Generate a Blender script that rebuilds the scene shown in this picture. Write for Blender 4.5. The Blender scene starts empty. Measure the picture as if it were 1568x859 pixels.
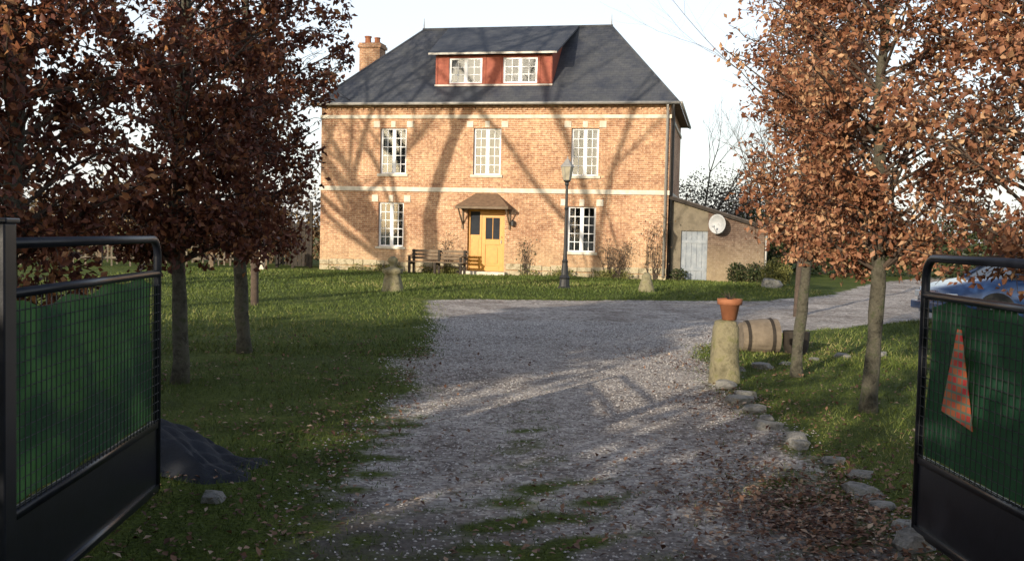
import bpy, math, random
import numpy as np
from mathutils import Vector, Matrix, Euler
random.seed(7); np.random.seed(7)
rad=math.radians
scene=bpy.context.scene
COL=scene.collection

# ------------------------------------------------------------ materials
def new_mat(name):
    m=bpy.data.materials.new(name); m.use_nodes=True
    nt=m.node_tree; b=nt.nodes['Principled BSDF']
    return m,nt,b
def ramp(nt,stops,fac=None):
    r=nt.nodes.new('ShaderNodeValToRGB')
    els=r.color_ramp.elements
    while len(els)<len(stops): els.new(0.5)
    for e,(p,c) in zip(els,stops):
        e.position=p; e.color=(c[0],c[1],c[2],1)
    if fac is not None: nt.links.new(fac,r.inputs[0])
    return r
def noise(nt,scale,detail=4,rough=0.6,vec=None,coord='Object'):
    n=nt.nodes.new('ShaderNodeTexNoise'); n.inputs['Scale'].default_value=scale
    n.inputs['Detail'].default_value=detail; n.inputs['Roughness'].default_value=rough
    if vec is None:
        t=nt.nodes.new('ShaderNodeTexCoord'); vec=t.outputs[coord]
    nt.links.new(vec,n.inputs['Vector'])
    return n
def mix(nt,fac,a,b,mode='MIX'):
    m=nt.nodes.new('ShaderNodeMix'); m.data_type='RGBA'; m.blend_type=mode
    for sock,val in ((m.inputs[0],fac),(m.inputs[6],a),(m.inputs[7],b)):
        if isinstance(val,(int,float)): sock.default_value=val
        elif isinstance(val,(tuple,list)): sock.default_value=(val[0],val[1],val[2],1)
        else: nt.links.new(val,sock)
    return m.outputs[2]
def bump(nt,b,h,strength=0.4,dist=0.02):
    bp=nt.nodes.new('ShaderNodeBump'); bp.inputs['Strength'].default_value=strength
    bp.inputs['Distance'].default_value=dist
    nt.links.new(h,bp.inputs['Height']); nt.links.new(bp.outputs[0],b.inputs['Normal'])
def nmat(name,c1,c2,scale=8,rough=0.8,bs=0.3,bd=0.01,metal=0,c3=None):
    m,nt,b=new_mat(name)
    n=noise(nt,scale,5,0.65)
    st=[(0.3,c1),(0.7,c2)]
    if c3: st=[(0.3,c1),(0.52,c2),(0.72,c3)]
    r=ramp(nt,st,n.outputs[0])
    nt.links.new(r.outputs[0],b.inputs['Base Color'])
    b.inputs['Roughness'].default_value=rough; b.inputs['Metallic'].default_value=metal
    if bs>0:
        n2=noise(nt,scale*4,4,0.7); bump(nt,b,n2.outputs[0],bs,bd)
    return m
def leaf_mat(name,stops,trans=0.3,rough=0.6):
    m,nt,b=new_mat(name)
    a=nt.nodes.new('ShaderNodeAttribute'); a.attribute_name='rnd'
    r=ramp(nt,stops,a.outputs['Fac'])
    nt.links.new(r.outputs[0],b.inputs['Base Color']); b.inputs['Roughness'].default_value=rough
    b.inputs['Specular IOR Level'].default_value=0.3
    if trans>0:
        t=nt.nodes.new('ShaderNodeBsdfTranslucent'); nt.links.new(r.outputs[0],t.inputs[0])
        ms=nt.nodes.new('ShaderNodeMixShader'); ms.inputs[0].default_value=trans
        nt.links.new(b.outputs[0],ms.inputs[1]); nt.links.new(t.outputs[0],ms.inputs[2])
        nt.links.new(ms.outputs[0],nt.nodes['Material Output'].inputs[0])
    return m

def brick_mat(name,c1,c2,mortar,bw=0.23,bh=0.07):
    m,nt,b=new_mat(name)
    t=nt.nodes.new('ShaderNodeTexCoord'); s=nt.nodes.new('ShaderNodeSeparateXYZ')
    nt.links.new(t.outputs['Object'],s.inputs[0])
    ad=nt.nodes.new('ShaderNodeMath'); ad.operation='ADD'
    nt.links.new(s.outputs[0],ad.inputs[0]); nt.links.new(s.outputs[1],ad.inputs[1])
    c=nt.nodes.new('ShaderNodeCombineXYZ'); nt.links.new(ad.outputs[0],c.inputs[0]); nt.links.new(s.outputs[2],c.inputs[1])
    br=nt.nodes.new('ShaderNodeTexBrick'); nt.links.new(c.outputs[0],br.inputs['Vector'])
    br.inputs['Scale'].default_value=1; br.inputs['Brick Width'].default_value=bw; br.inputs['Row Height'].default_value=bh
    br.inputs['Mortar Size'].default_value=0.009; br.inputs['Mortar Smooth'].default_value=0.2
    br.inputs['Color1'].default_value=(*c1,1); br.inputs['Color2'].default_value=(*c2,1); br.inputs['Mortar'].default_value=(*mortar,1)
    n=noise(nt,0.7,6,0.65); r=ramp(nt,[(0.32,(0.66,0.58,0.56)),(0.52,(1.0,0.97,0.95)),(0.68,(1.15,1.18,1.2))],n.outputs[0])
    col=mix(nt,1.0,br.outputs[0],r.outputs[0],'MULTIPLY')
    n2=noise(nt,7,5,0.85); r2=ramp(nt,[(0.36,(0.55,0.48,0.45)),(0.62,(1.22,1.24,1.26))],n2.outputs[0])
    col=mix(nt,1.0,col,r2.outputs[0],'MULTIPLY')
    mr=nt.nodes.new('ShaderNodeMapRange'); mr.inputs[1].default_value=0.1; mr.inputs[2].default_value=1.5
    mr.inputs[3].default_value=0.9; mr.inputs[4].default_value=0.0
    nt.links.new(s.outputs[2],mr.inputs[0])
    n3=noise(nt,2.4,4,0.7)
    mm=nt.nodes.new('ShaderNodeMath'); mm.operation='MULTIPLY'; nt.links.new(mr.outputs[0],mm.inputs[0]); nt.links.new(n3.outputs[0],mm.inputs[1])
    col=mix(nt,mm.outputs[0],col,(0.46,0.37,0.22))
    nt.links.new(col,b.inputs['Base Color']); b.inputs['Roughness'].default_value=0.9
    bump(nt,b,br.outputs['Fac'],-0.4,0.01)
    return m

M={}
M['brick']=brick_mat('house_brick',(0.57,0.34,0.19),(0.38,0.19,0.105),(0.60,0.49,0.35))
M['brick_old']=brick_mat('old_brick',(0.16,0.11,0.08),(0.12,0.08,0.06),(0.20,0.17,0.14))
M['stone']=nmat('white_stone',(0.50,0.45,0.36),(0.76,0.71,0.60),4,0.85,0.2,0.01)
M['rubble']=nmat('foundation_stone',(0.20,0.16,0.09),(0.50,0.43,0.30),5,0.9,0.8,0.04,c3=(0.33,0.29,0.16))
M['white']=nmat('white_paint',(0.72,0.74,0.78),(0.82,0.83,0.84),10,0.45,0.05,0.002)
M['redwood']=nmat('red_cladding',(0.26,0.055,0.035),(0.38,0.11,0.06),9,0.7,0.2,0.005)
M['zinc']=nmat('zinc',(0.30,0.29,0.27),(0.42,0.40,0.37),7,0.5,0.1,0.003,metal=0.2)
M['door']=nmat('varnished_door',(0.50,0.22,0.02),(0.64,0.31,0.035),7,0.4,0.1,0.003)
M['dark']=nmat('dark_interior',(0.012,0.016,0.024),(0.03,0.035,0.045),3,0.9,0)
M['curtain']=nmat('curtain',(0.22,0.24,0.28),(0.42,0.45,0.5),12,0.9,0.4,0.01)
M['black']=nmat('black_gate_paint',(0.005,0.006,0.011),(0.013,0.015,0.023),14,0.32,0.15,0.002)
M['blackm']=nmat('cast_iron',(0.012,0.013,0.014),(0.03,0.03,0.032),14,0.5,0.15,0.002)
M['grey_door']=nmat('weathered_grey_door',(0.20,0.23,0.27),(0.34,0.37,0.40),4,0.8,0.2,0.005)
M['render']=nmat('old_render',(0.10,0.085,0.06),(0.20,0.17,0.125),2.2,0.95,0.5,0.02,c3=(0.14,0.125,0.09))
M['wood']=nmat('weathered_wood',(0.12,0.085,0.055),(0.23,0.17,0.115),6,0.85,0.4,0.01)
M['barrelwood']=nmat('barrel_wood',(0.14,0.11,0.08),(0.26,0.21,0.155),7,0.85,0.4,0.01)
M['palewood']=nmat('fence_wood',(0.09,0.075,0.055),(0.25,0.21,0.16),4,0.85,0.3,0.01)
M['darkwood']=nmat('dark_wood',(0.018,0.014,0.011),(0.045,0.035,0.027),6,0.85,0.4,0.01)
M['terracotta']=nmat('terracotta',(0.28,0.10,0.045),(0.40,0.16,0.075),9,0.8,0.2,0.004)
M['rock']=nmat('mossy_rock',(0.10,0.09,0.045),(0.27,0.24,0.15),7,0.95,0.8,0.03,c3=(0.17,0.17,0.06))
M['rockgrey']=nmat('kerb_rock',(0.08,0.08,0.07),(0.32,0.31,0.29),11,0.9,0.9,0.03,c3=(0.15,0.15,0.11))
M['bark']=nmat('bark',(0.030,0.028,0.018),(0.13,0.12,0.09),9,0.95,1.0,0.04,c3=(0.055,0.075,0.025))
M['twig']=nmat('twig_bark',(0.05,0.035,0.028),(0.11,0.08,0.06),12,0.95,0,0)
M['tarp']=nmat('tarp_cloth',(0.010,0.012,0.018),(0.022,0.026,0.036),5,0.8,0.5,0.02)
M['dish']=nmat('dish_grey',(0.34,0.36,0.38),(0.46,0.47,0.49),5,0.6,0.0)
M['tyre']=nmat('tyre',(0.015,0.015,0.015),(0.03,0.03,0.03),20,0.85,0.1,0.003)
M['hub']=nmat('hubcap',(0.3,0.3,0.32),(0.5,0.5,0.52),9,0.35,0.0,metal=0.6)
m,nt,b=new_mat('blue_car_paint'); n=noise(nt,3); r=ramp(nt,[(0.3,(0.025,0.055,0.15)),(0.7,(0.035,0.08,0.20))],n.outputs[0]); nt.links.new(r.outputs[0],b.inputs['Base Color']); b.inputs['Roughness'].default_value=0.25; b.inputs['Coat Weight'].default_value=0.6; M['carblue']=m
m,nt,b=new_mat('car_glass'); b.inputs['Base Color'].default_value=(0.05,0.06,0.07,1); b.inputs['Roughness'].default_value=0.08; M['carglass']=m
m,nt,b=new_mat('headlight_lens'); b.inputs['Base Color'].default_value=(0.7,0.72,0.75,1); b.inputs['Roughness'].default_value=0.1; M['lens']=m
m,nt,b=new_mat('window_glass')
g=nt.nodes.new('ShaderNodeBsdfGlossy'); g.inputs['Roughness'].default_value=0.04; g.inputs['Color'].default_value=(0.75,0.85,1,1)
t=nt.nodes.new('ShaderNodeBsdfTransparent'); ms=nt.nodes.new('ShaderNodeMixShader'); ms.inputs[0].default_value=0.12
nt.links.new(t.outputs[0],ms.inputs[1]); nt.links.new(g.outputs[0],ms.inputs[2]); nt.links.new(ms.outputs[0],nt.nodes['Material Output'].inputs[0]); M['glass']=m
m,nt,b=new_mat('lantern_glass'); b.inputs['Base Color'].default_value=(0.42,0.38,0.28,1); b.inputs['Roughness'].default_value=0.35; M['lantern']=m
# slate
m,nt,b=new_mat('slate_roof')
t=nt.nodes.new('ShaderNodeTexCoord'); s=nt.nodes.new('ShaderNodeSeparateXYZ'); nt.links.new(t.outputs['Object'],s.inputs[0])
c=nt.nodes.new('ShaderNodeCombineXYZ'); nt.links.new(s.outputs[0],c.inputs[0]); nt.links.new(s.outputs[2],c.inputs[1])
br=nt.nodes.new('ShaderNodeTexBrick'); nt.links.new(c.outputs[0],br.inputs['Vector'])
br.inputs['Scale'].default_value=1; br.inputs['Brick Width'].default_value=0.22; br.inputs['Row Height'].default_value=0.10; br.inputs['Mortar Size'].default_value=0.006
br.inputs['Color1'].default_value=(0.054,0.062,0.080,1); br.inputs['Color2'].default_value=(0.066,0.074,0.094,1); br.inputs['Mortar'].default_value=(0.040,0.046,0.060,1)
n=noise(nt,1.4,6,0.85); r=ramp(nt,[(0.35,(0.70,0.72,0.80)),(0.60,(1.5,1.40,1.2))],n.outputs[0])
col=mix(nt,1.0,br.outputs[0],r.outputs[0],'MULTIPLY'); nt.links.new(col,b.inputs['Base Color']); b.inputs['Roughness'].default_value=0.6
bump(nt,b,br.outputs['Fac'],-0.2,0.006); M['slate']=m
M['tile']=nmat('brown_tiles',(0.12,0.075,0.045),(0.24,0.15,0.09),9,0.85,0.6,0.02)
M['oldroof']=nmat('lean_to_roof',(0.05,0.045,0.045),(0.12,0.10,0.09),5,0.9,0.5,0.02)
m,nt,b=new_mat('green_screen_cloth'); n=noise(nt,2.2,5,0.65); r=ramp(nt,[(0.35,(0.006,0.040,0.026)),(0.65,(0.014,0.085,0.042))],n.outputs[0])
nt.links.new(r.outputs[0],b.inputs['Base Color']); b.inputs['Roughness'].default_value=0.75
tr=nt.nodes.new('ShaderNodeBsdfTranslucent'); tr.inputs[0].default_value=(.045,.13,.03,1); ms=nt.nodes.new('ShaderNodeMixShader'); ms.inputs[0].default_value=0.25
nt.links.new(b.outputs[0],ms.inputs[1]); nt.links.new(tr.outputs[0],ms.inputs[2]); nt.links.new(ms.outputs[0],nt.nodes['Material Output'].inputs[0])
n2=noise(nt,9,3,0.5); bump(nt,b,n2.outputs[0],0.6,0.03); M['greencloth']=m
m,nt,b=new_mat('plaid_cloth'); t=nt.nodes.new('ShaderNodeTexCoord')
s=nt.nodes.new('ShaderNodeSeparateXYZ'); nt.links.new(t.outputs['Object'],s.inputs[0])
c=nt.nodes.new('ShaderNodeCombineXYZ'); nt.links.new(s.outputs[0],c.inputs[0]); nt.links.new(s.outputs[2],c.inputs[1])
ck=nt.nodes.new('ShaderNodeTexBrick'); nt.links.new(c.outputs[0],ck.inputs['Vector']); ck.inputs['Scale'].default_value=1; ck.inputs['Brick Width'].default_value=0.05; ck.inputs['Row Height'].default_value=0.04; ck.inputs['Mortar Size'].default_value=0.006; ck.offset=0
ck.inputs['Color1'].default_value=(0.55,0.03,0.04,1); ck.inputs['Color2'].default_value=(0.50,0.16,0.05,1); ck.inputs['Mortar'].default_value=(0.16,0.20,0.14,1)
nt.links.new(ck.outputs[0],b.inputs['Base Color']); b.inputs['Roughness'].default_value=0.8; M['plaid2']=m

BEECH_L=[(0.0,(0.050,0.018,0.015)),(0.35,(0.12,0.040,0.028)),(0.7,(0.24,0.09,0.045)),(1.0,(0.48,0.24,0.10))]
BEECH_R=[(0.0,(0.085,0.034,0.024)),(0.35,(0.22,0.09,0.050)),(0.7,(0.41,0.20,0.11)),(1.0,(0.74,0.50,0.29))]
M['leafL']=leaf_mat('copper_leaves_shaded',BEECH_L,0.2,0.5)  # shaded copy: darker colours carry the shade on the left trees
M['leafR']=leaf_mat('copper_leaves_sunlit',BEECH_R,0.25,0.5)  # sunlit copy of the same leaves, sun highlights put into the paler colours
M['leafgreen']=leaf_mat('hedge_leaves',[(0,(0.015,0.025,0.010)),(0.6,(0.038,0.055,0.018)),(1,(0.09,0.085,0.035))],0)
M['leafyellow']=leaf_mat('shrub_leaves',[(0,(0.08,0.09,0.025)),(1,(0.24,0.23,0.07))],0)
M['leafbrown']=leaf_mat('dry_hedge_leaves',[(0,(0.05,0.035,0.022)),(0.5,(0.12,0.08,0.045)),(1,(0.22,0.16,0.08))],0)
M['leafhaze']=leaf_mat('distant_foliage',[(0,(0.055,0.048,0.042)),(0.5,(0.085,0.072,0.062)),(1,(0.13,0.11,0.085))],0)
M['fallen']=leaf_mat('fallen_leaves_mat',[(0,(0.07,0.032,0.024)),(0.5,(0.19,0.10,0.06)),(0.85,(0.33,0.20,0.13)),(1,(0.52,0.40,0.29))],0)
M['grass']=leaf_mat('grass_blades_mat',[(0,(0.036,0.058,0.012)),(0.6,(0.088,0.125,0.024)),(0.92,(0.17,0.20,0.045)),(1,(0.30,0.27,0.11))],0)
M['pebble']=leaf_mat('gravel_stones_mat',[(0,(0.28,0.245,0.23)),(0.5,(0.50,0.46,0.43)),(0.85,(0.66,0.62,0.58)),(1,(0.8,0.77,0.72))],0.0,0.85)

# ------------------------------------------------------------ mesh builder
class MB:
    def __init__(s): s.v=[]; s.f=[]; s.m=[]; s.mats=[]
    def mi(s,k):
        if k not in s.mats: s.mats.append(k)
        return s.mats.index(k)
    def poly(s,pts,k):
        i=len(s.v); s.v+= [tuple(p) for p in pts]; s.f.append(tuple(range(i,i+len(pts)))); s.m.append(s.mi(k))
    def box(s,x0,x1,y0,y1,z0,z1,k,mat=None):
        P=[(x0,y0,z0),(x1,y0,z0),(x1,y1,z0),(x0,y1,z0),(x0,y0,z1),(x1,y0,z1),(x1,y1,z1),(x0,y1,z1)]
        if mat is not None: P=[tuple(mat@Vector(p)) for p in P]
        i=len(s.v); s.v+=P; mi=s.mi(k)
        for f in ((0,3,2,1),(4,5,6,7),(0,1,5,4),(1,2,6,5),(2,3,7,6),(3,0,4,7)):
            s.f.append(tuple(i+a for a in f)); s.m.append(mi)
    def tube(s,pts,rs,n,k,cap=True):
        pts=[Vector(p) for p in pts]; i0=len(s.v); mi=s.mi(k)
        for j,p in enumerate(pts):
            a=pts[max(j-1,0)]; b=pts[min(j+1,len(pts)-1)]; d=(b-a).normalized()
            ref=Vector((0,0,1)) if abs(d.z)<0.9 else Vector((1,0,0))
            u=d.cross(ref).normalized(); w=d.cross(u)
            for q in range(n):
                an=2*math.pi*q/n; s.v.append(tuple(p+(u*math.cos(an)+w*math.sin(an))*rs[j]))
        for j in range(len(pts)-1):
            for q in range(n):
                a=i0+j*n+q; b=i0+j*n+(q+1)%n
                s.f.append((a,b,b+n,a+n)); s.m.append(mi)
        if cap:
            s.f.append(tuple(i0+q for q in reversed(range(n)))); s.m.append(mi)
            e=i0+(len(pts)-1)*n; s.f.append(tuple(e+q for q in range(n))); s.m.append(mi)
    def lathe(s,prof,c,n,k,ph=0):
        i0=len(s.v); mi=s.mi(k)
        for r,z in prof:
            for q in range(n):
                an=ph+2*math.pi*q/n; s.v.append((c[0]+r*math.cos(an),c[1]+r*math.sin(an),c[2]+z))
        for j in range(len(prof)-1):
            for q in range(n):
                a=i0+j*n+q; b=i0+j*n+(q+1)%n
                s.f.append((a,b,b+n,a+n)); s.m.append(mi)
        s.f.append(tuple(i0+q for q in reversed(range(n)))); s.m.append(mi)
        e=i0+(len(prof)-1)*n; s.f.append(tuple(e+q for q in range(n))); s.m.append(mi)
    def build(s,name,parent=None,smooth=False,loc=None,rotz=None,bev=0):
        me=bpy.data.meshes.new(name); me.from_pydata(s.v,[],s.f)
        for k in s.mats: me.materials.append(M[k])
        me.polygons.foreach_set('material_index',s.m)
        if smooth: me.polygons.foreach_set('use_smooth',[True]*len(s.f))
        me.update(); o=bpy.data.objects.new(name,me); COL.objects.link(o)
        if parent: o.parent=parent
        if loc is not None: o.location=loc
        if rotz is not None: o.rotation_euler=(0,0,rotz)
        if bev:
            md=o.modifiers.new('b','BEVEL'); md.width=bev; md.segments=2; md.limit_method='ANGLE'
        return o
def empty(name,loc=(0,0,0),rotz=0):
    o=bpy.data.objects.new(name,None); COL.objects.link(o); o.location=loc; o.rotation_euler=(0,0,rotz); return o

def raw_mesh(name,V,nper,base_faces,N,mat,rnd,parent=None,smooth=False):
    V=V.reshape(-1,3).astype(np.float32)
    bf=np.array(base_faces,dtype=np.int32); k=bf.shape[1]
    F=(bf[None,:,:]+(np.arange(N,dtype=np.int32)*nper)[:,None,None]).reshape(-1,k)
    me=bpy.data.meshes.new(name)
    me.vertices.add(len(V)); me.vertices.foreach_set('co',V.ravel())
    me.loops.add(F.size); me.loops.foreach_set('vertex_index',F.ravel())
    me.polygons.add(len(F)); me.polygons.foreach_set('loop_start',np.arange(len(F),dtype=np.int32)*k)
    try: me.polygons.foreach_set('loop_total',np.full(len(F),k,dtype=np.int32))
    except Exception: pass
    me.update(calc_edges=True)
    at=me.attributes.new('rnd','FLOAT','POINT'); at.data.foreach_set('value',np.repeat(rnd.astype(np.float32),nper))
    me.materials.append(M[mat])
    if smooth: me.polygons.foreach_set('use_smooth',[True]*len(F))
    o=bpy.data.objects.new(name,me); COL.objects.link(o)
    if parent: o.parent=parent
    return o
def leaves(name,C,L,mat,parent=None,wr=0.32,rnd=None,flat=0.0,droop=0.0):
    N=len(C); d=np.random.normal(size=(N,3)); d[:,2]-=droop
    d[:,2]*=(1-flat); d/=np.linalg.norm(d,axis=1)[:,None]+1e-9
    q=np.random.normal(size=(N,3))
    if flat>0: q=q*(1-flat)*0.6; q[:,2]+=1.0
    w=np.cross(d,q); w/=np.linalg.norm(w,axis=1)[:,None]+1e-9; n=np.cross(w,d)
    L=np.broadcast_to(L,(N,)) if np.isscalar(L) else L
    Lc=L[:,None]
    V=np.stack([C,C+d*Lc*0.5+w*Lc*wr+n*Lc*0.14,C+d*Lc,C+d*Lc*0.5-w*Lc*wr+n*Lc*0.14],axis=1)
    if rnd is None: rnd=np.random.rand(N)
    return raw_mesh(name,V,4,[(0,1,2),(0,2,3)],N,mat,rnd,parent)

_ph=np.random.rand(40)*6.28; _di=np.random.rand(40)*6.28
def snoise(x,y,f,seed=0,n=7):
    o=0
    for i in range(n):
        k=(i+seed*7)%40; a=_di[k]; ff=f*(0.7+0.6*((i*37)%10)/10)
        o=o+np.sin((x*math.cos(a)+y*math.sin(a))*ff+_ph[k]*(1+seed))
    return o/n*1.6

# ------------------------------------------------------------ ground
LY=[-80,5,10,13,15,17,20,22.3,22.9,23.6,24.4,27,36,42,44,60]
LX=[-0.9,-0.9,-1.12,-1.02,-1.15,-1.3,-1.6,-1.9,-0.8,2.5,6,8.4,13,17,40,60]
RY=[-80,5,10,12.5,14.5,16,18,20,22,24,60]
RX=[2.08,2.08,2.12,2.35,2.8,4.2,6.3,8.3,11,22,60]
def gravel_mask(x,y):
    L=np.interp(y,LY,LX); R=np.interp(y,RY,RX)
    d=np.minimum(x-L,R-x)+0.14*snoise(x,y,2.1,1)+0.14*snoise(x,y,6.0,2)
    return np.clip(d/0.6+0.5,0,1)
def dirt_mask(x,y):
    a=np.clip((6.9-y)/2.6,0,1)
    return np.clip(a*(0.75+0.5*snoise(x,y,1.7,3)),0,1)
def mid_grass(x,y):
    a=1.0*np.clip((7.4-y)/1.6,0,1)*np.exp(-((x-0.25)/0.62)**2)
    a2=0.6*np.exp(-((x-0.15)/0.35)**2)*np.clip((11-y)/3,0,1)
    e=np.exp(-((x+0.95)/0.38)**2)*np.clip((12-y)/4,0,1)+np.exp(-((x-1.8)/0.5)**2)*np.clip((9-y)/3,0,1)
    return np.clip((np.maximum(a,a2)+0.8*e)*(0.68+0.35*snoise(x,y,4.3,4)+0.75*snoise(x,y,17.0,11)),0,1)
def gz(x,y):
    g=gravel_mask(x,y)
    near=np.clip(1-(np.abs(y-15)-25)/20,0,1)
    return (0.035*(1-g)+0.018*snoise(x,y,1.3,5)+0.010*snoise(x,y,4.2,6)-0.02)*near
xs=np.concatenate([[-700,-350,-180,-100,-60,-40,-28,-21],np.arange(-16,18,0.14),[20,24,30,42,60,100,180,350,700]])
ys=np.concatenate([[-500,-200,-80,-40,-20,-10,-5,-1,2],np.arange(3.5,13,0.07),np.arange(13,42,0.14),[44,48,55,65,80,120,200,400,900]])
X,Y=np.meshgrid(xs,ys); Z=gz(X,Y)
nx,ny=len(xs),len(ys)
me=bpy.data.meshes.new('ground')
V=np.stack([X,Y,Z],-1).reshape(-1,3).astype(np.float32)
me.vertices.add(len(V)); me.vertices.foreach_set('co',V.ravel())
ii,jj=np.meshgrid(np.arange(nx-1),np.arange(ny-1)); a=(jj*nx+ii).ravel()
F=np.stack([a,a+1,a+1+nx,a+nx],-1).astype(np.int32)
me.loops.add(F.size); me.loops.foreach_set('vertex_index',F.ravel())
me.polygons.add(len(F)); me.polygons.foreach_set('loop_start',np.arange(len(F),dtype=np.int32)*4)
me.update(calc_edges=True)
me.polygons.foreach_set('use_smooth',[True]*len(F))
for nm,fn in (('gravel',gravel_mask),('dirt',dirt_mask),('midg',mid_grass)):
    at=me.attributes.new(nm,'FLOAT','POINT'); at.data.foreach_set('value',fn(X,Y).ravel().astype(np.float32))
m,nt,b=new_mat('ground_mat')
tc=nt.nodes.new('ShaderNodeTexCoord')
def attr(n):
    a=nt.nodes.new('ShaderNodeAttribute'); a.attribute_name=n; return a.outputs['Fac']
vo=nt.nodes.new('ShaderNodeTexVoronoi'); vo.inputs['Scale'].default_value=30; nt.links.new(tc.outputs['Object'],vo.inputs['Vector'])
sx=nt.nodes.new('ShaderNodeSeparateColor'); nt.links.new(vo.outputs['Color'],sx.inputs[0])
gr=ramp(nt,[(0,(0.28,0.25,0.235)),(0.5,(0.49,0.45,0.42)),(0.85,(0.63,0.59,0.55)),(1,(0.76,0.72,0.67))],sx.outputs[0])
ng=noise(nt,0.8,5,0.75); grr=ramp(nt,[(0.35,(0.60,0.57,0.55)),(0.62,(1.18,1.18,1.18))],ng.outputs[0])
gcol=mix(nt,1.0,gr.outputs[0],grr.outputs[0],'MULTIPLY')
ng2=noise(nt,7,4,0.8); grr2=ramp(nt,[(0.36,(0.62,0.58,0.55)),(0.55,(1.1,1.1,1.1))],ng2.outputs[0])
gcol=mix(nt,1.0,gcol,grr2.outputs[0],'MULTIPLY')
nd=noise(nt,5,5,0.75); dr=ramp(nt,[(0.3,(0.08,0.066,0.058)),(0.6,(0.17,0.15,0.135)),(0.8,(0.30,0.275,0.255))],nd.outputs[0])
ns=noise(nt,1.1,5,0.75); sr=ramp(nt,[(0.3,(0.050,0.070,0.014)),(0.55,(0.105,0.14,0.026)),(0.72,(0.21,0.21,0.06))],ns.outputs[0])
nf=noise(nt,38,3,0.8); fr=ramp(nt,[(0.3,(0.45,0.45,0.45)),(0.7,(1.45,1.45,1.4))],nf.outputs[0])
scol=mix(nt,1.0,sr.outputs[0],fr.outputs[0],'MULTIPLY')
def thresh(fac,nscale,lo=0.35,hi=0.65,amp=0.6):
    nn=noise(nt,nscale,4,0.75); ad=nt.nodes.new('ShaderNodeMath'); ad.operation='MULTIPLY_ADD'
    nt.links.new(nn.outputs[0],ad.inputs[0]); ad.inputs[1].default_value=amp
    sb=nt.nodes.new('ShaderNodeMath'); sb.operation='SUBTRACT'; nt.links.new(fac,sb.inputs[0]); sb.inputs[1].default_value=amp/2
    nt.links.new(sb.outputs[0],ad.inputs[2])
    mr=nt.nodes.new('ShaderNodeMapRange'); mr.inputs[1].default_value=lo; mr.inputs[2].default_value=hi; nt.links.new(ad.outputs[0],mr.inputs[0]); return mr.outputs[0]
c1=mix(nt,thresh(attr('dirt'),3.5,0.3,0.75,0.9),gcol,dr.outputs[0])
c2=mix(nt,thresh(attr('midg'),9,0.35,0.85,0.7),c1,scol)
c3=mix(nt,thresh(attr('gravel'),7,0.35,0.65,0.9),scol,c2)
nt.links.new(c3,b.inputs['Base Color']); b.inputs['Roughness'].default_value=0.95
b.inputs['Specular IOR Level'].default_value=0.15
ad=nt.nodes.new('ShaderNodeMath'); ad.operation='ADD'; nt.links.new(vo.outputs['Distance'],ad.inputs[0]); nt.links.new(nf.outputs[0],ad.inputs[1])
bump(nt,b,ad.outputs[0],0.9,0.03)
me.materials.append(m); o=bpy.data.objects.new('ground',me); COL.objects.link(o)

# ------------------------------------------------------------ grass / leaves / pebbles
def scatter(n,x0,x1,y0,y1,prob,ypow=1.0):
    x=np.random.uniform(x0,x1,n); y=y0+(y1-y0)*np.random.rand(n)**ypow
    k=np.random.rand(n)<prob(x,y); return x[k],y[k]
def pgrass(x,y):
    g=gravel_mask(x,y); return np.clip(np.maximum((1-g)*(0.72+0.3*snoise(x,y,1.9,8)+0.3*snoise(x,y,7,12)),mid_grass(x,y)*0.8-0.05),0,1)
gx1,gy1=scatter(150000,-6.5,6.5,3.9,13,pgrass,1.25)
gx2,gy2=scatter(80000,-10,10,12,24,pgrass,1.2)
gx3,gy3=scatter(50000,-12,9,23,36,pgrass,1.0)
gx=np.concatenate([gx1,gx2,gx3]); gy=np.concatenate([gy1,gy2,gy3]); N=len(gx)
h=np.concatenate([np.full(len(gx1),0.040),np.full(len(gx2),0.05),np.full(len(gx3),0.06)])*np.random.uniform(0.4,1.5,N)*(1-0.55*gravel_mask(gx,gy))*np.clip(1+0.4*snoise(gx,gy,3.0,15),.5,1.6)
wd=np.concatenate([np.full(len(gx1),0.004),np.full(len(gx2),0.008),np.full(len(gx3),0.014)])
an=np.random.rand(N)*6.28; ln=np.random.normal(size=(N,2))*0.5*h[:,None]; z=gz(gx,gy)-0.003
V=np.stack([np.stack([gx-wd*np.cos(an),gy-wd*np.sin(an),z],-1),np.stack([gx+wd*np.cos(an),gy+wd*np.sin(an),z],-1),np.stack([gx+ln[:,0],gy+ln[:,1],z+h],-1)],1)
raw_mesh('grass',V,3,[(0,1,2)],N,'grass',np.clip(np.random.rand(N)*0.75+0.3*snoise(gx,gy,0.9,9)+0.15,0,1))
def pleaf(x,y):
    b_=0.6*np.exp(-((np.abs(x-0.5)-1.65)/0.4)**2)*np.clip((16-y)/6,0,1)
    c_=0.28*np.exp(-((x-0.5)/1.6)**2)*np.clip((8-y)/2.2,0,1)
    d_=0.2*(np.abs(np.abs(x)-3.2)<1.8)*(y<14)
    return np.clip((b_+c_+d_+0.04)*(0.6+0.5*snoise(x,y,2.6,10)+0.4*snoise(x,y,8,13)),0,1)
def pleaf2(x,y):
    return np.clip(1.4*np.exp(-((x-1.62)/0.48)**2-((y-5.1)/1.4)**2)*(0.7+0.5*snoise(x,y,4,14)),0,1)
lx,ly=scatter(60000,-6,6.5,3.9,16,pleaf,1.3); lx2,ly2=scatter(24000,0.2,2.9,4.0,8.2,pleaf2)
lx=np.concatenate([lx,lx2]); ly=np.concatenate([ly,ly2]); N=len(lx)
C=np.stack([lx,ly,gz(lx,ly)+np.random.uniform(0.008,0.035,N)],-1)
leaves('fallen_leaves',C,np.random.uniform(0.025,0.055,N),'fallen',flat=0.7,wr=0.3)
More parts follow.
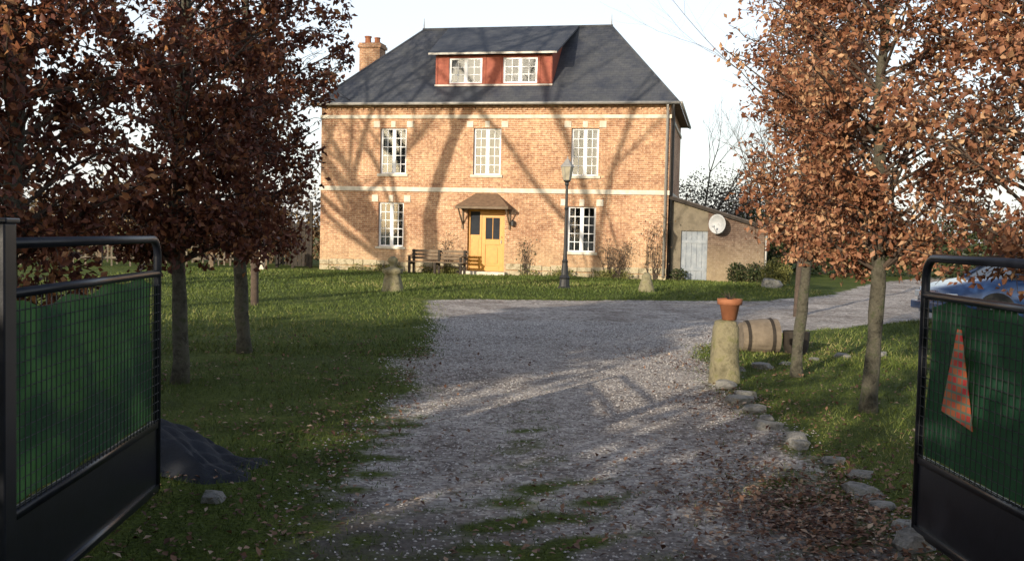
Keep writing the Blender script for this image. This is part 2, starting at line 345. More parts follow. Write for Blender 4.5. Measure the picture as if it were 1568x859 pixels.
def ppeb(x,y): return gravel_mask(x,y)*(0.95-0.6*np.clip(dirt_mask(x,y),0,1))*(1-0.9*mid_grass(x,y))
px,py=scatter(75000,-1.8,4.0,3.9,18,ppeb,1.1); N=len(px)
s=np.random.uniform(0.005,0.014,N)*(0.8+py*0.035)
an=np.random.rand(N)*6.28; pz=gz(px,py)
base=np.array([(1,0,0),(0,0.75,0),(-1,0,0),(0,-0.75,0),(0.1,0.1,0.6),(0,0,-0.5)],float)
P=base[None]*s[:,None,None]*np.random.uniform(0.7,1.3,(N,6,1))
ca,sa=np.cos(an)[:,None],np.sin(an)[:,None]
Q=np.stack([P[:,:,0]*ca-P[:,:,1]*sa+px[:,None],P[:,:,0]*sa+P[:,:,1]*ca+py[:,None],P[:,:,2]+(pz+s*0.15)[:,None]],-1)
raw_mesh('gravel',Q,6,[(0,1,4),(1,2,4),(2,3,4),(3,0,4)],N,'pebble',np.random.rand(N))

# ------------------------------------------------------------ trees
def crown_tree(name,x,y,h,r,z0,leafmat,nleaf,tr,lean=(0,0),seed=0,lsize=0.085,lb=0.0,nl=105,clump=0.6,ntw=30):
    rs=random.Random(seed); np.random.seed(seed+100)
    par=empty(name,(x,y,0))
    mb=MB()
    zb=float(gz(np.array(x),np.array(y)))-0.05
    path=[];rr=[]
    for i in range(23):
        t=i/22; z=zb+t*h*0.93
        path.append((lean[0]*t+0.03*math.sin(t*11+seed)+rs.uniform(-.010,.010),lean[1]*t+0.025*math.cos(t*7+seed),z))
        rr.append(tr*(1.3 if i==0 else 1.0+rs.uniform(-.10,.10))*(1-0.85*t)**0.8+0.006)
    mb.tube(path,rr,12,'bark')
    def tp(z):
        t=min(max((z-zb)/(h*0.93),0),1)*22; i=min(int(t),21); f=t-i
        return Vector(path[i]).lerp(Vector(path[i+1]),f)
    def R(zr): return r*max(math.sin(math.pi*(zr*0.86+0.12)),0.02)**0.6
    cl=[]
    for i in range(nl):
        zr=(i+rs.random())/nl
        ze=z0+zr*(h-z0); rad_=R(zr)*rs.uniform(0.45,1.18)
        az=i*2.4+rs.uniform(-0.5,0.5)
        s0=tp(max(ze-rs.uniform(0.3,0.9)*rad_,z0*0.92))
        e=tp(ze)+Vector((math.cos(az)*rad_,math.sin(az)*rad_,0))
        e.z=ze+rs.uniform(-0.18,0.15)
        mid=s0.lerp(e,0.5)+Vector((rs.uniform(-.06,.06),rs.uniform(-.06,.06),rs.uniform(-0.02,.12)))
        r0=0.022*(1-zr*0.5); lw=rs.uniform(0.35,1.3)
        mb.tube([s0,mid,e],[r0,r0*0.6,0.004],5,'twig',False)
        for k in range(9):
            t=rs.uniform(0.3,1.0); b0=(s0.lerp(mid,t*2) if t<0.5 else mid.lerp(e,t*2-1))
            d=Vector((rs.gauss(0,1),rs.gauss(0,1),rs.gauss(0,0.8))).normalized()*rs.uniform(0.12,0.34)
            d+=Vector((math.cos(az),math.sin(az),0.2))*0.08
            t1=b0+d
            mb.tube([b0,b0+d*0.5+Vector((0,0,0.02)),t1],[0.006,0.004,0.002],3,'twig',False)
            cl.append((b0,t1,(rs.random()**clump)*lw))
    for i in range(ntw):
        zr=rs.uniform(0.15,1.0); az=rs.uniform(0,6.28); ze=z0+zr*(h-z0)
        s0=tp(ze)+Vector((math.cos(az),math.sin(az),0))*R(zr)*0.6
        e=s0+Vector((math.cos(az)*rs.uniform(.4,.8),math.sin(az)*rs.uniform(.4,.8),rs.uniform(-.1,.6)))*0.8
        mb.tube([s0,s0.lerp(e,.5)+Vector((0,0,.06)),e],[0.006,0.004,0.0015],3,'twig',False)
        for k in range(3):
            q=s0.lerp(e,rs.uniform(.4,.95)); mb.tube([q,q+Vector((rs.gauss(0,.1),rs.gauss(0,.1),rs.uniform(0,.15)))],[0.003,0.001],3,'twig',False)
    mb.build('trunk_and_limbs',par,smooth=True)
    A=np.array([c[0] for c in cl]);B=np.array([c[1] for c in cl]);W=np.array([c[2] for c in cl]); W=W/W.sum()
    idx=np.random.choice(len(cl),nleaf,p=W); t=np.random.rand(nleaf)[:,None]**0.7
    C=A[idx]*(1-t)+B[idx]*t+np.random.normal(size=(nleaf,3))*0.055
    keep=(C[:,2]>z0-0.20); C=C[keep]; n=len(C)
    crn=np.random.rand(len(cl))[idx][keep]
    rnd=np.clip(0.6*np.random.rand(n)+0.4*crn+lb,0,1)
    leaves('leaves',C,np.random.uniform(0.5,1.2,n)*lsize,leafmat,par,rnd=rnd,droop=0.5,wr=0.28)
    return par
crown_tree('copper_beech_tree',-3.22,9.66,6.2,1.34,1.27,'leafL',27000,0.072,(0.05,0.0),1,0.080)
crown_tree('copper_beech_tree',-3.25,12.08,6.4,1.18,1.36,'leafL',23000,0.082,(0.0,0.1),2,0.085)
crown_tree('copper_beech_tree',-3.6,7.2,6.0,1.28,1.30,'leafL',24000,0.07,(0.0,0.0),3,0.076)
crown_tree('copper_beech_tree',3.24,11.2,4.6,0.82,1.42,'leafR',12500,0.062,(0.10,0.0),4,0.074,clump=1.3,ntw=45,lb=.04)
crown_tree('copper_beech_tree',3.24,8.92,5.6,1.22,1.38,'leafR',22500,0.066,(-0.02,0.0),5,0.070,clump=1.3,ntw=50,lb=.04)
crown_tree('copper_beech_tree',3.80,6.8,5.4,1.34,1.42,'leafR',22500,0.07,(0.0,0.0),6,0.066,clump=1.2,ntw=45,lb=.04)

def bare_tree(name,x,y,h,r0,seed,depth=6,spread=0.6,parent_mat='bark',d0=(0,0,1),thick=0.62,l0=0.34):
    rs=random.Random(seed); mb=MB()
    def grow(p,d,L,r,dep):
        pts=[p]; rr=[r]; n=4; q=Vector(p); dd=Vector(d); wob=0.10 if dep<depth else 0.02
        for i in range(n):
            dd=(dd+Vector((rs.gauss(0,wob),rs.gauss(0,wob),rs.gauss(0,.06)+0.03))).normalized()
            q=q+dd*L/n; pts.append(q.copy()); rr.append(r*(1-0.36*(i+1)/n))
        mb.tube(pts,rr,9 if dep>4 else (6 if dep>2 else 3),parent_mat if dep>3 else 'twig',False)
        if dep==0: return
        nb=3 if dep>1 else 4
        for i in range(nb):
            j=rs.choice([2,3,4]) if i<nb-1 else 4
            az=rs.uniform(0,6.28); side=Vector((math.cos(az),math.sin(az),rs.uniform(-0.15,0.4)))
            k=spread*rs.uniform(0.7,1.4) if i<nb-1 else 0.25
            nd=(dd+side*k).normalized()
            grow(pts[j],nd,L*rs.uniform(0.62,0.85),rr[j]*(thick if i<nb-1 else 0.88),dep-1)
    grow(Vector((0,0,-0.1)),Vector(d0).normalized(),h*l0,r0,depth)
    return mb.build(name,None,True,(x,y,0))
bare_tree('bare_oak_tree',-14.2,16.5,17,0.42,11,6,0.85,thick=0.70,l0=0.44)
bare_tree('bare_oak_tree',-17.6,13.5,17,0.34,15,6,0.9,thick=0.68,l0=0.40)
bare_tree('bare_oak_tree',-12.6,8.0,18,0.30,21,6,0.9,thick=0.64,l0=0.45)
bare_tree('bare_tree',-5.0,19.5,12,0.08,41,5,0.75,'twig',thick=0.55,l0=0.36)
bare_tree('bare_tree',5.75,20.2,11,0.07,43,5,0.75,'twig',thick=0.55,l0=0.36)

def bush(name,parts,n,ls,mat,parent=None,lump=0.25):
    vol=np.array([p[3]*p[4]*p[5] for p in parts])**0.8; vol/=vol.sum(); out=[]
    for p,v in zip(parts,vol):
        k=int(n*v)+1; d=np.random.normal(size=(k,3)); d/=np.linalg.norm(d,axis=1)[:,None]
        rr=np.random.rand(k)**0.35
        lumpf=1+lump*(np.sin(d[:,0]*5+p[0])*np.cos(d[:,1]*6+p[1])+0.6*np.sin(d[:,2]*9+p[0]*3))
        out.append(np.array(p[:3])+d*(rr*lumpf)[:,None]*np.array(p[3:]))
    C=np.concatenate(out); C=C[C[:,2]>0.0]
    return leaves(name,C,np.random.uniform(0.6,1.3,len(C))*ls,mat,parent)
def hedge(name,x0,y0,x1,y1,h,w,n,ls,mat,hv=0.25,seed=0):
    rs=random.Random(seed); L=math.hypot(x1-x0,y1-y0); k=max(int(L/(w*0.8)),2); parts=[]
    for i in range(k+1):
        t=i/k; hh=h*rs.uniform(1-hv,1+hv)
        parts.append((x0+(x1-x0)*t+rs.uniform(-.2,.2)*w,y0+(y1-y0)*t+rs.uniform(-.2,.2)*w,hh*0.45,w*0.75,w*0.6,hh*0.55))
    return bush(name,parts,n,ls,mat)
# unseen hedge and trees, added out of view to cast the garden's long shade
hedge('hedge',-9.5,-5.5,8,-6.0,4.2,1.7,12000,0.34,'leafgreen',0.18,1)  # added off camera to keep low sun off the foreground
def big_tree(name,x,y,h,r,mat,n,seed):
    rs=random.Random(seed); par=empty(name,(x,y,0)); mb=MB(); mb.tube([(0,0,-.1),(0.1,0,h*.3),(0,.1,h*.8)],[.3,.22,.06],8,'bark')
    for i in range(14):
        a=rs.uniform(0,6.28); z=h*rs.uniform(.25,.7); mb.tube([(0,0,z),(math.cos(a)*r*.5,math.sin(a)*r*.5,z+r*.35),(math.cos(a)*r*.9,math.sin(a)*r*.9,z+r*.6)],[.09,.05,.02],5,'bark')
    mb.build('trunk',par,True)
    parts=[(rs.uniform(-.6,.6)*r,rs.uniform(-.6,.6)*r,h*rs.uniform(.25,.85),r*.55,r*.55,r*.5) for _ in range(12)]
    bush('leaves',parts,n,.36,mat,par)
big_tree('shading_tree',-11.5,-5.5,6.6,2.2,'leafgreen',4500,1)  # trees added off camera to shade the left trees and lawn
big_tree('shading_tree',-15.0,-5.0,5.6,2.2,'leafgreen',4500,2)
big_tree('shading_tree',-9.2,0.5,5.6,1.7,'leafgreen',4500,3)
# shrubs in view
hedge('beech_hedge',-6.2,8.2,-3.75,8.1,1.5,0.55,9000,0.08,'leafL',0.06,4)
hedge('hedge',-30,43,-8.6,41,2.8,1.6,12000,0.22,'leafbrown',0.2,5)
hedge('hedge',7.6,44,34,40,2.7,1.4,18000,0.2,'leafgreen',0.22,6)
bush('round_shrub',[(8.3,31.5,0.45,0.48,0.48,0.48)],2500,0.07,'leafyellow',None,0.05)
hedge('distant_trees',-80,85,90,80,4.6,5,24000,0.36,'leafhaze',0.3,7)
bush('bare_thicket',[(9.5,48,2.2,2.2,1.8,2.7),(12.5,50,2.2,2.6,1.8,2.6),(7.6,46,1.5,1.5,1.5,1.9),(11,47,1.7,2.0,1.5,2.1),(16,50,2,2.6,1.8,2.4)],30000,0.11,'leafhaze',None,0.3)
bare_tree('bare_tree',11.5,46,9,0.12,31,5,0.7)
bare_tree('bare_tree',-12.0,46,13,0.2,33,5,0.7)
bare_tree('bare_tree',16.5,50,10,0.14,36,5,0.7)
bare_tree('bare_tree',9.3,49,8,0.10,38,5,0.7)

# ------------------------------------------------------------ house
H=empty('brick_house',(-7.13,37.14,0),rad(-12))
W=12.7; D=7.5; EZ=6.05
wins=[(2.28,3.28,3.55,5.20),(5.77,6.78,3.55,5.20),(9.29,10.26,3.55,5.20),(2.25,3.22,0.92,2.52),(9.22,10.22,0.90,2.48)]
door=(5.62,6.98,0.12,2.33)
def wall_open(mb,x0,x1,z0,z1,ops,y,k,dep=0.2,rk=None):
    xs=sorted(set([x0,x1]+[o[0] for o in ops]+[o[1] for o in ops])); zs=sorted(set([z0,z1]+[o[2] for o in ops]+[o[3] for o in ops]))
    for i in range(len(xs)-1):
        for j in range(len(zs)-1):
            cx=(xs[i]+xs[i+1])/2; cz=(zs[j]+zs[j+1])/2
            if any(o[0]<cx<o[1] and o[2]<cz<o[3] for o in ops): continue
            mb.poly([(xs[i],y,zs[j]),(xs[i+1],y,zs[j]),(xs[i+1],y,zs[j+1]),(xs[i],y,zs[j+1])],k)
    rk=rk or k
    for a,b_,c,d in ops:
        mb.poly([(a,y,c),(a,y,d),(a,y+dep,d),(a,y+dep,c)],rk); mb.poly([(b_,y,c),(b_,y+dep,c),(b_,y+dep,d),(b_,y,d)],rk)
        mb.poly([(a,y,d),(b_,y,d),(b_,y+dep,d),(a,y+dep,d)],rk); mb.poly([(a,y,c),(a,y+dep,c),(b_,y+dep,c),(b_,y,c)],rk)
mb=MB()
wall_open(mb,0,W,0,EZ,wins+[door],0,'brick')
mb.poly([(W,0,0),(W,D,0),(W,D,EZ),(W,0,EZ)],'brick'); mb.poly([(0,D,0),(0,0,0),(0,0,EZ),(0,D,EZ)],'brick'); mb.poly([(W,D,0),(0,D,0),(0,D,EZ),(W,D,EZ)],'brick')
mb.build('walls',H)
mb=MB()
mb.box(-0.03,W+0.03,-0.045,0.0,2.92,3.08,'stone'); mb.box(-0.03,W+0.03,-0.045,0.0,5.54,5.66,'stone')
mb.box(-0.03,W+0.03,-0.07,0.0,5.95,EZ,'brick')
mb.box(W,W+0.045,0.0,D,2.92,3.08,'stone'); mb.box(W,W+0.045,0,D,5.54,5.66,'stone')
for a,b_,c,d in wins:
    up=0.30 if c>2 else 0.32
    for cx,w in ((a-0.13,0.24),((a+b_)/2,0.17),(b_+0.13,0.24)):
        mb.box(cx-w/2,cx+w/2,-0.028,0.0,d+0.02,d+up-0.06,'stone')
    mb.box(a-0.08,b_+0.08,-0.07,0.0,c-0.09,c,'stone')
for i in range(60):
    x=0.05+i*(W-0.1)/60; mb.box(x,x+0.1,-0.045,0.0,5.84,5.945,'brick')
mb.build('stone_trim',H,bev=0.006)
mb=MB()
rs=random.Random(3)
for (a,b_) in ((0,5.55),(7.05,W)):
    x=a
    while x<b_-0.05:
        w=min(rs.uniform(0.3,0.65),b_-x)
        for zz0,zz1 in ((0,rs.uniform(.16,.2)),(0.21,rs.uniform(.36,.44))):
            mb.box(x+0.008,x+w-0.008,-0.05-rs.uniform(0,.02),-0.002,zz0,zz1,'rubble')
        x+=w
mb.build('foundation',H,bev=0.015)
def window(x0,x1,z0,z1,y,name,cols=4,rows=5,curt=True,seed=0):
    rs=random.Random(seed)
    mb=MB(); f=0.05
    mb.box(x0,x1,y,y+0.06,z0,z0+f,'white'); mb.box(x0,x1,y,y+0.06,z1-f,z1,'white')
    mb.box(x0,x0+f,y,y+0.06,z0+f,z1-f,'white'); mb.box(x1-f,x1,y,y+0.06,z0+f,z1-f,'white')
    cx=(x0+x1)/2; mb.box(cx-0.045,cx+0.045,y-0.012,y+0.05,z0+f,z1-f,'white')
    for (a,b_) in ((x0+f,cx-0.045),(cx+0.045,x1-f)):
        mb.box(a,a+0.022,y+0.008,y+0.045,z0+f,z1-f,'white'); mb.box(b_-0.022,b_,y+0.008,y+0.045,z0+f,z1-f,'white')
        n=cols//2
        for i in range(1,n):
            t=a+(b_-a)*i/n; mb.box(t-0.012,t+0.012,y+0.015,y+0.04,z0+f,z1-f,'white')
        for j in range(1,rows):
            t=z0+f+(z1-z0-2*f)*j/rows; mb.box(a+0.022,b_-0.022,y+0.018,y+0.038,t-0.013,t+0.013,'white')
    mb.poly([(x0+f,y+0.03,z0+f),(x1-f,y+0.03,z0+f),(x1-f,y+0.03,z1-f),(x0+f,y+0.03,z1-f)],'glass')
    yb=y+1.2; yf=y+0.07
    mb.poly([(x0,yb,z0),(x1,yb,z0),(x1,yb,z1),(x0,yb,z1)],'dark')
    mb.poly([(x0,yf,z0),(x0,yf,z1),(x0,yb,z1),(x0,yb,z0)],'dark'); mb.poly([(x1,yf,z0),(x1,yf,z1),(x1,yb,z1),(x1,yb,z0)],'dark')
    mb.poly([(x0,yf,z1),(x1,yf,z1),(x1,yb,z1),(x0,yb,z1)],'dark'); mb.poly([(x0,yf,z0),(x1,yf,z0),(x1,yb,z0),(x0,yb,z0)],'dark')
    if curt:
        for side in (0,1):
            n=10; w=(x1-x0)*rs.uniform(.08,.18)
            for i in range(n):
                def pt(i,zf):
                    pinch=1-0.45*math.exp(-((zf-0.35)/0.25)**2)
                    xx=(i/n)*w*pinch; xx=x0+0.04+xx if side==0 else x1-0.04-xx
                    return (xx,y+0.28+0.02*math.sin(i*1.9),z0+0.03+(z1-z0-0.06)*zf)
                for q in range(6):
                    mb.poly([pt(i,q/6),pt(i+1,q/6),pt(i+1,(q+1)/6),pt(i,(q+1)/6)],'curtain')
    return mb.build(name,H)
for i,(a,b_,c,d) in enumerate(wins): window(a,b_,c,d,0.11,'window_%d'%(i+1),seed=i)
# door
mb=MB(); a,b_,c,d=door; y=0.12
sp=6.08
mb.box(a,a+0.07,y,y+0.08,c,d,'door'); mb.box(b_-0.07,b_,y,y+0.08,c,d,'door'); mb.box(a+0.07,b_-0.07,y,y+0.08,d-0.08,d,'door'); mb.box(sp-0.035,sp+0.035,y,y+0.08,c,d-0.08,'door')
x0,x1=sp+0.035,b_-0.07
mb.box(x0,x0+0.14,y+0.02,y+0.07,c,d-0.08,'door'); mb.box(x1-0.14,x1,y+0.02,y+0.07,c,d-0.08,'door')
mb.box(x0+.14,x1-.14,y+0.02,y+0.07,c,c+0.2,'door'); mb.box(x0+.14,x1-.14,y+0.02,y+0.07,c+0.95,c+1.15,'door'); mb.box(x0+.14,x1-.14,y+0.02,y+0.07,d-0.30,d-0.08,'door')
mb.box(x0+.14,x1-.14,y+0.045,y+0.06,c+.2,c+.95,'door'); mb.box(x0+.2,x1-.2,y+0.03,y+0.05,c+.28,c+.87,'door')
mb.box(x0+.14,x1-.14,y+0.05,y+0.06,c+1.15,d-.30,'dark'); cx=(x0+x1)/2
mb.box(cx-.012,cx+.012,y+0.03,y+0.05,c+1.15,d-.30,'door')
mb.box(x1-.09,x1-.06,y-0.02,y+.02,c+1.0,c+1.12,'zinc')
mb.box(a+.07,sp-.035,y+.03,y+.06,c,c+1.3,'door'); mb.box(a+.07,sp-.035,y+.05,y+.06,c+1.3,d-.08,'dark'); mb.box(a+.13,sp-.09,y+.02,y+.035,c+.15,c+1.15,'door')
mb.box(a-.1,b_+.1,-0.35,y+0.1,0,c,'stone')
mb.build('front_door',H,bev=0.004)
# canopy
mb=MB(); a,b_=5.35,7.25; z0=2.42; p=0.75
A=(a,-p,z0);B=(b_,-p,z0);Cc=(b_,-0.003,z0);Dd=(a,-0.003,z0);E=(a+.55,-0.003,z0+.47);F_=(b_-.55,-0.003,z0+.47)
mb.poly([A,B,F_,E],'tile'); mb.poly([B,Cc,F_],'tile'); mb.poly([Dd,A,E],'tile')
mb.poly([(a,-p,z0-.004),(a,-.003,z0-.004),(b_,-.003,z0-.004),(b_,-p,z0-.004)],'darkwood')
mb.box(a,b_,-p,-p+.05,z0-.09,z0-.006,'wood'); mb.box(a,a+.05,-p+.05,-.003,z0-.09,z0-.006,'wood'); mb.box(b_-.05,b_,-p+.05,-.003,z0-.09,z0-.006,'wood')
for x in (a+.06,b_-.12): mb.tube([(x+.03,-.03,z0-.65),(x+.03,-p+.08,z0-.08)],[.03,.03],6,'wood'); mb.box(x,x+.06,-.06,-.003,z0-.8,z0-.09,'wood')
mb.build('porch_canopy',H)
# roof
RZ=9.45; ov=0.30; ze=EZ-0.02; rl,rr_=2.70,10.15; dy=D/2
e=[(-ov,-ov,ze),(W+ov,-ov,ze),(W+ov,D+ov,ze),(-ov,D+ov,ze)]; r1=(rl,dy,RZ); r2=(rr_,dy,RZ)
mb=MB()
mb.poly([e[0],e[1],r2,r1],'slate'); mb.poly([e[2],e[3],r1,r2],'slate'); mb.poly([e[1],e[2],r2],'slate'); mb.poly([e[3],e[0],r1],'slate')
mb.poly([(-ov,-ov,ze-.01),(-ov,D+ov,ze-.01),(W+ov,D+ov,ze-.01),(W+ov,-ov,ze-.01)],'wood')
mb.tube([(rl-.05,dy,RZ+.02),(rr_+.05,dy,RZ+.02)],[.05,.05],8,'slate')
for q,rp in ((0,r1),(1,r2),(2,r2),(3,r1)): mb.tube([e[q],rp],[.035,.045],6,'slate')
for rp in (r1,r2): mb.tube([(rp[0],dy,RZ),(rp[0],dy,RZ+.45)],[.03,.008],6,'zinc')
mb.build('roof',H)
mb=MB()
mb.tube([(-ov,-ov-.06,ze+.0),(W+ov,-ov-.06,ze-.0)],[.055,.055],8,'zinc'); mb.tube([(W+ov+.06,-ov,ze),(W+ov+.06,D+ov,ze)],[.055,.055],8,'zinc')
mb.tube([(W-.10,-ov-.04,ze-.05),(W-.10,-.1,ze-.4),(W-.10,-.1,.1)],[.045,.045,.045],8,'zinc')
mb.tube([(W+.09,-ov,ze-.05),(W+.09,.15,ze-.5),(W+.09,.15,.1)],[.05,.05,.05],8,'blackm')
mb.build('gutters',H,True)
# dormer
mb=MB(); x0,x1=4.16,8.46; dy0=0.55; zb,zt=6.55,7.86
dw=[(4.68,5.90,6.86,7.76),(6.68,7.92,6.86,7.76)]
wall_open(mb,x0,x1,zb,zt,dw,dy0,'redwood',0.12,'white')
mb.poly([(x1,dy0,zb),(x1,3.2,zb),(x1,3.2,9.1),(x1,dy0,zt)],'redwood'); mb.poly([(x0,3.2,zb),(x0,dy0,zb),(x0,dy0,zt),(x0,3.2,9.1)],'redwood')
for x in (x0+.02,x0+.45,5.98,6.56,x1-.5,x1-.08): mb.box(x,x+.06,dy0-.025,dy0-.002,6.84,zt,'redwood')
mb.box(x0-0.02,x1+0.02,dy0-.04,dy0-.002,6.76,6.82,'zinc')
mb.build('dormer_walls',H)
mb=MB()
A=(x0-.2,dy0-.3,7.92);B=(x1+.2,dy0-.3,7.92);Cc=(x1+.45,dy,RZ+.06);Dd=(x0-.45,dy,RZ+.06)
mb.poly([A,B,Cc,Dd],'slate')
mb.poly([(p[0],p[1],p[2]-.07) for p in (Dd,Cc,B,A)],'wood')
for p,q in ((A,B),(B,Cc),(Cc,Dd),(Dd,A)): mb.poly([(p[0],p[1],p[2]-.07),(q[0],q[1],q[2]-.07),q,p],'zinc' if p in (A,) else 'slate')
mb.build('dormer_roof',H)
for i,(a,b_,c,d) in enumerate(dw): window(a,b_,c,d,dy0+.03,'dormer_window_%d'%(i+1),4,3,seed=i+9)
# chimney
mb=MB(); mb.box(0.1,0.95,3.5,4.2,5.9,8.75,'brick'); mb.box(0.04,1.01,3.44,4.26,8.75,8.87,'brick'); mb.box(0.08,0.97,3.48,4.22,8.87,8.95,'brick')
mb.lathe([(.13,0),(.12,.25),(.15,.27),(.15,.31)],(.33,3.85,8.95),10,'terracotta'); mb.lathe([(.12,0),(.11,.2),(.13,.22),(.13,.25)],(.72,3.85,8.95),10,'terracotta')
mb.build('chimney',H)
mb=MB(); mb.box(7.25,7.33,-.12,-.003,1.75,1.8,'blackm'); mb.lathe([(.04,0),(.07,.02),(.08,.16),(.02,.22)],(7.29,-.14,1.75),6,'blackm'); mb.build('wall_lamp',H)

def climber(name,sx,w,hh,n,mat,seed):
    rs=random.Random(seed); par=empty(name,H.matrix_basis@Vector((sx,-.12,0)),rad(-12)); mb=MB(); C=[]
    for i in range(int(w*16)):
        x=rs.uniform(-w/2,w/2)*.4; p=Vector((x,0,0)); pts=[p]; dx=rs.uniform(-.5,.5)*w*.28
        for k in range(6): p=p+Vector((dx*.35+rs.gauss(0,.05),rs.uniform(-.03,.02),hh/6*rs.uniform(.6,1.1))); pts.append(p); C.append(p)
        mb.tube(pts,[.016,.013,.011,.009,.007,.005,.003],4,'twig',False)
        for k in range(5):
            q=rs.choice(pts[2:]); e_=q+Vector((rs.gauss(0,.22),rs.uniform(-.12,.02),rs.uniform(-.1,.3))); mb.tube([q,e_],[.006,.002],3,'twig',False); C.append(e_)
    mb.build('stems',par)
    C=np.array([tuple(c) for c in C]); C=C[np.random.randint(0,len(C),n)]+np.random.normal(size=(n,3))*[.10,.05,.10]
    leaves('leaves',C,np.random.uniform(.05,.1,n),mat,par)
climber('climbing_rose',10.9,1.5,1.3,160,'leafbrown',1)
climber('climbing_rose',12.25,0.6,2.3,150,'leafbrown',2)
climber('climbing_rose',7.75,0.5,1.2,90,'leafgreen',3)
climber('climbing_rose',4.9,0.4,1.4,80,'leafbrown',4)
par=[]; rs=random.Random(12)
for i in range(26):
    sx=rs.choice([rs.uniform(.2,5.2),rs.uniform(7.4,12.4)]); p=H.matrix_basis@Vector((sx,-.35,0)); r_=rs.uniform(.12,.26); par.append((p.x,p.y,r_*.5,r_*1.3,r_*.8,r_))
bush('flower_bed',par,3500,.07,'leafyellow')

# ------------------------------------------------------------ outbuilding
O=empty('outbuilding',(5.36,34.78,0),rad(-12)); mb=MB(); w=3.25; dp=5; zl,zr=2.85,1.88
def zt(x): return zl+(zr-zl)*x/w
dx0,dx1,dz=0.45,1.35,1.72
for (a,b_,c0) in ((0.06,dx0,0),(dx0,dx1,dz),(dx1,w,0)):
    mb.poly([(a,0,c0),(b_,0,c0),(b_,0,zt(b_)),(a,0,zt(a))],'render' if a<1.3 else 'brick_old')
mb.poly([(w,0,0),(w,dp,0),(w,dp,zr),(w,0,zr)],'brick_old')
mb.poly([(dx0,0,0),(dx0,0,dz),(dx0,.15,dz),(dx0,.15,0)],'render'); mb.poly([(dx1,0,0),(dx1,.15,0),(dx1,.15,dz),(dx1,0,dz)],'render'); mb.poly([(dx0,0,dz),(dx1,0,dz),(dx1,.15,dz),(dx0,.15,dz)],'render')
mb.build('walls',O)
mb=MB()
for i in range(5):
    a=dx0+(dx1-dx0)*i/5; mb.box(a+.004,a+(dx1-dx0)/5-.004,.08,.12,.03,dz-.01,'grey_door')
mb.box(dx0+.03,dx1-.03,.05,.078,.35,.45,'grey_door'); mb.box(dx0+.03,dx1-.03,.05,.078,1.3,1.4,'grey_door'); mb.build('door',O)
mb=MB()
A=(0.0,-.2,zl+.05);B=(w+.2,-.2,zr-.02);Cc=(w+.2,dp+.2,zr-.02);Dd=(0,dp+.2,zl+.05)
mb.poly([A,B,Cc,Dd],'oldroof'); mb.poly([(p[0],p[1],p[2]-.1) for p in (Dd,Cc,B,A)],'darkwood')
for p,q in ((A,B),(B,Cc)): mb.poly([(p[0],p[1],p[2]-.1),(q[0],q[1],q[2]-.1),q,p],'darkwood')
for i in range(14):
    y=-.15+i*.4; mb.tube([(0.02,y,zl+.06),(w+.19,y,zr-.01)],[.03,.03],5,'oldroof')
mb.build('roof',O)
mb=MB(); mb.tube([(w+.05,-.1,.0),(w+.05,-.1,zr-.1)],[.04,.04],6,'zinc'); mb.build('downpipe',O,True)
bush('ivy_shrub',[(7.6,34.0,.3,.35,.25,.4),(8.2,33.9,.3,.4,.25,.4),(5.7,34.3,.2,.3,.2,.25)],1800,.08,'leafgreen',None,.1)
# satellite dish
mb=MB(); n=20; rings=6; R_=0.31; mi=mb.mi('dish')
for r in range(rings+1):
    q=R_*r/rings
    for k in range(n): mb.v.append((q*math.cos(2*math.pi*k/n),0.45*q*q/R_-0.12,q*1.08*math.sin(2*math.pi*k/n)))
for r in range(rings):
    for k in range(n):
        a=r*n+k; b_=r*n+(k+1)%n; mb.f.append((a,b_,b_+n,a+n)); mb.m.append(mi)
mb.v=[(x,-y,z) for x,y,z in mb.v]
mb.tube([(0,.1,-.1),(0,.3,-.12),(0,.42,-.3)],[.02,.02,.02],6,'zinc'); mb.tube([(0,.02,-.34),(0,-.3,-.1)],[.01,.01],5,'zinc'); mb.box(-.03,.03,-.36,-.28,-.12,-.05,'dish')
o=mb.build('satellite_dish',None,True,(6.9,34.02,1.97),rad(-35)); md=o.modifiers.new('s','SOLIDIFY'); md.thickness=0.01

# ------------------------------------------------------------ street lamp
mb=MB()
mb.lathe([(.20,0),(.20,.06),(.15,.10),(.13,.30),(.15,.34),(.10,.42),(.075,.75),(.09,.79),(.06,.84),(.045,1.2),(.04,2.2),(.06,2.24),(.04,2.28),(.036,2.86),(.06,2.9),(.05,2.95),(.10,3.0),(.10,3.02)],(0,0,-.02),14,'blackm')
mb.lathe([(.095,3.0),(.165,3.36)],(0,0,0),6,'lantern')
for k in range(6):
    a=2*math.pi*k/6; mb.tube([(.098*math.cos(a),.098*math.sin(a),3.0),(.168*math.cos(a),.168*math.sin(a),3.37)],[.009,.009],4,'zinc')
mb.lathe([(.19,3.36),(.18,3.39),(.07,3.52),(.05,3.56),(.015,3.60),(.012,3.66)],(0,0,0),6,'zinc')
mb.build('street_lamp',None,False,(1.45,27.7,0))

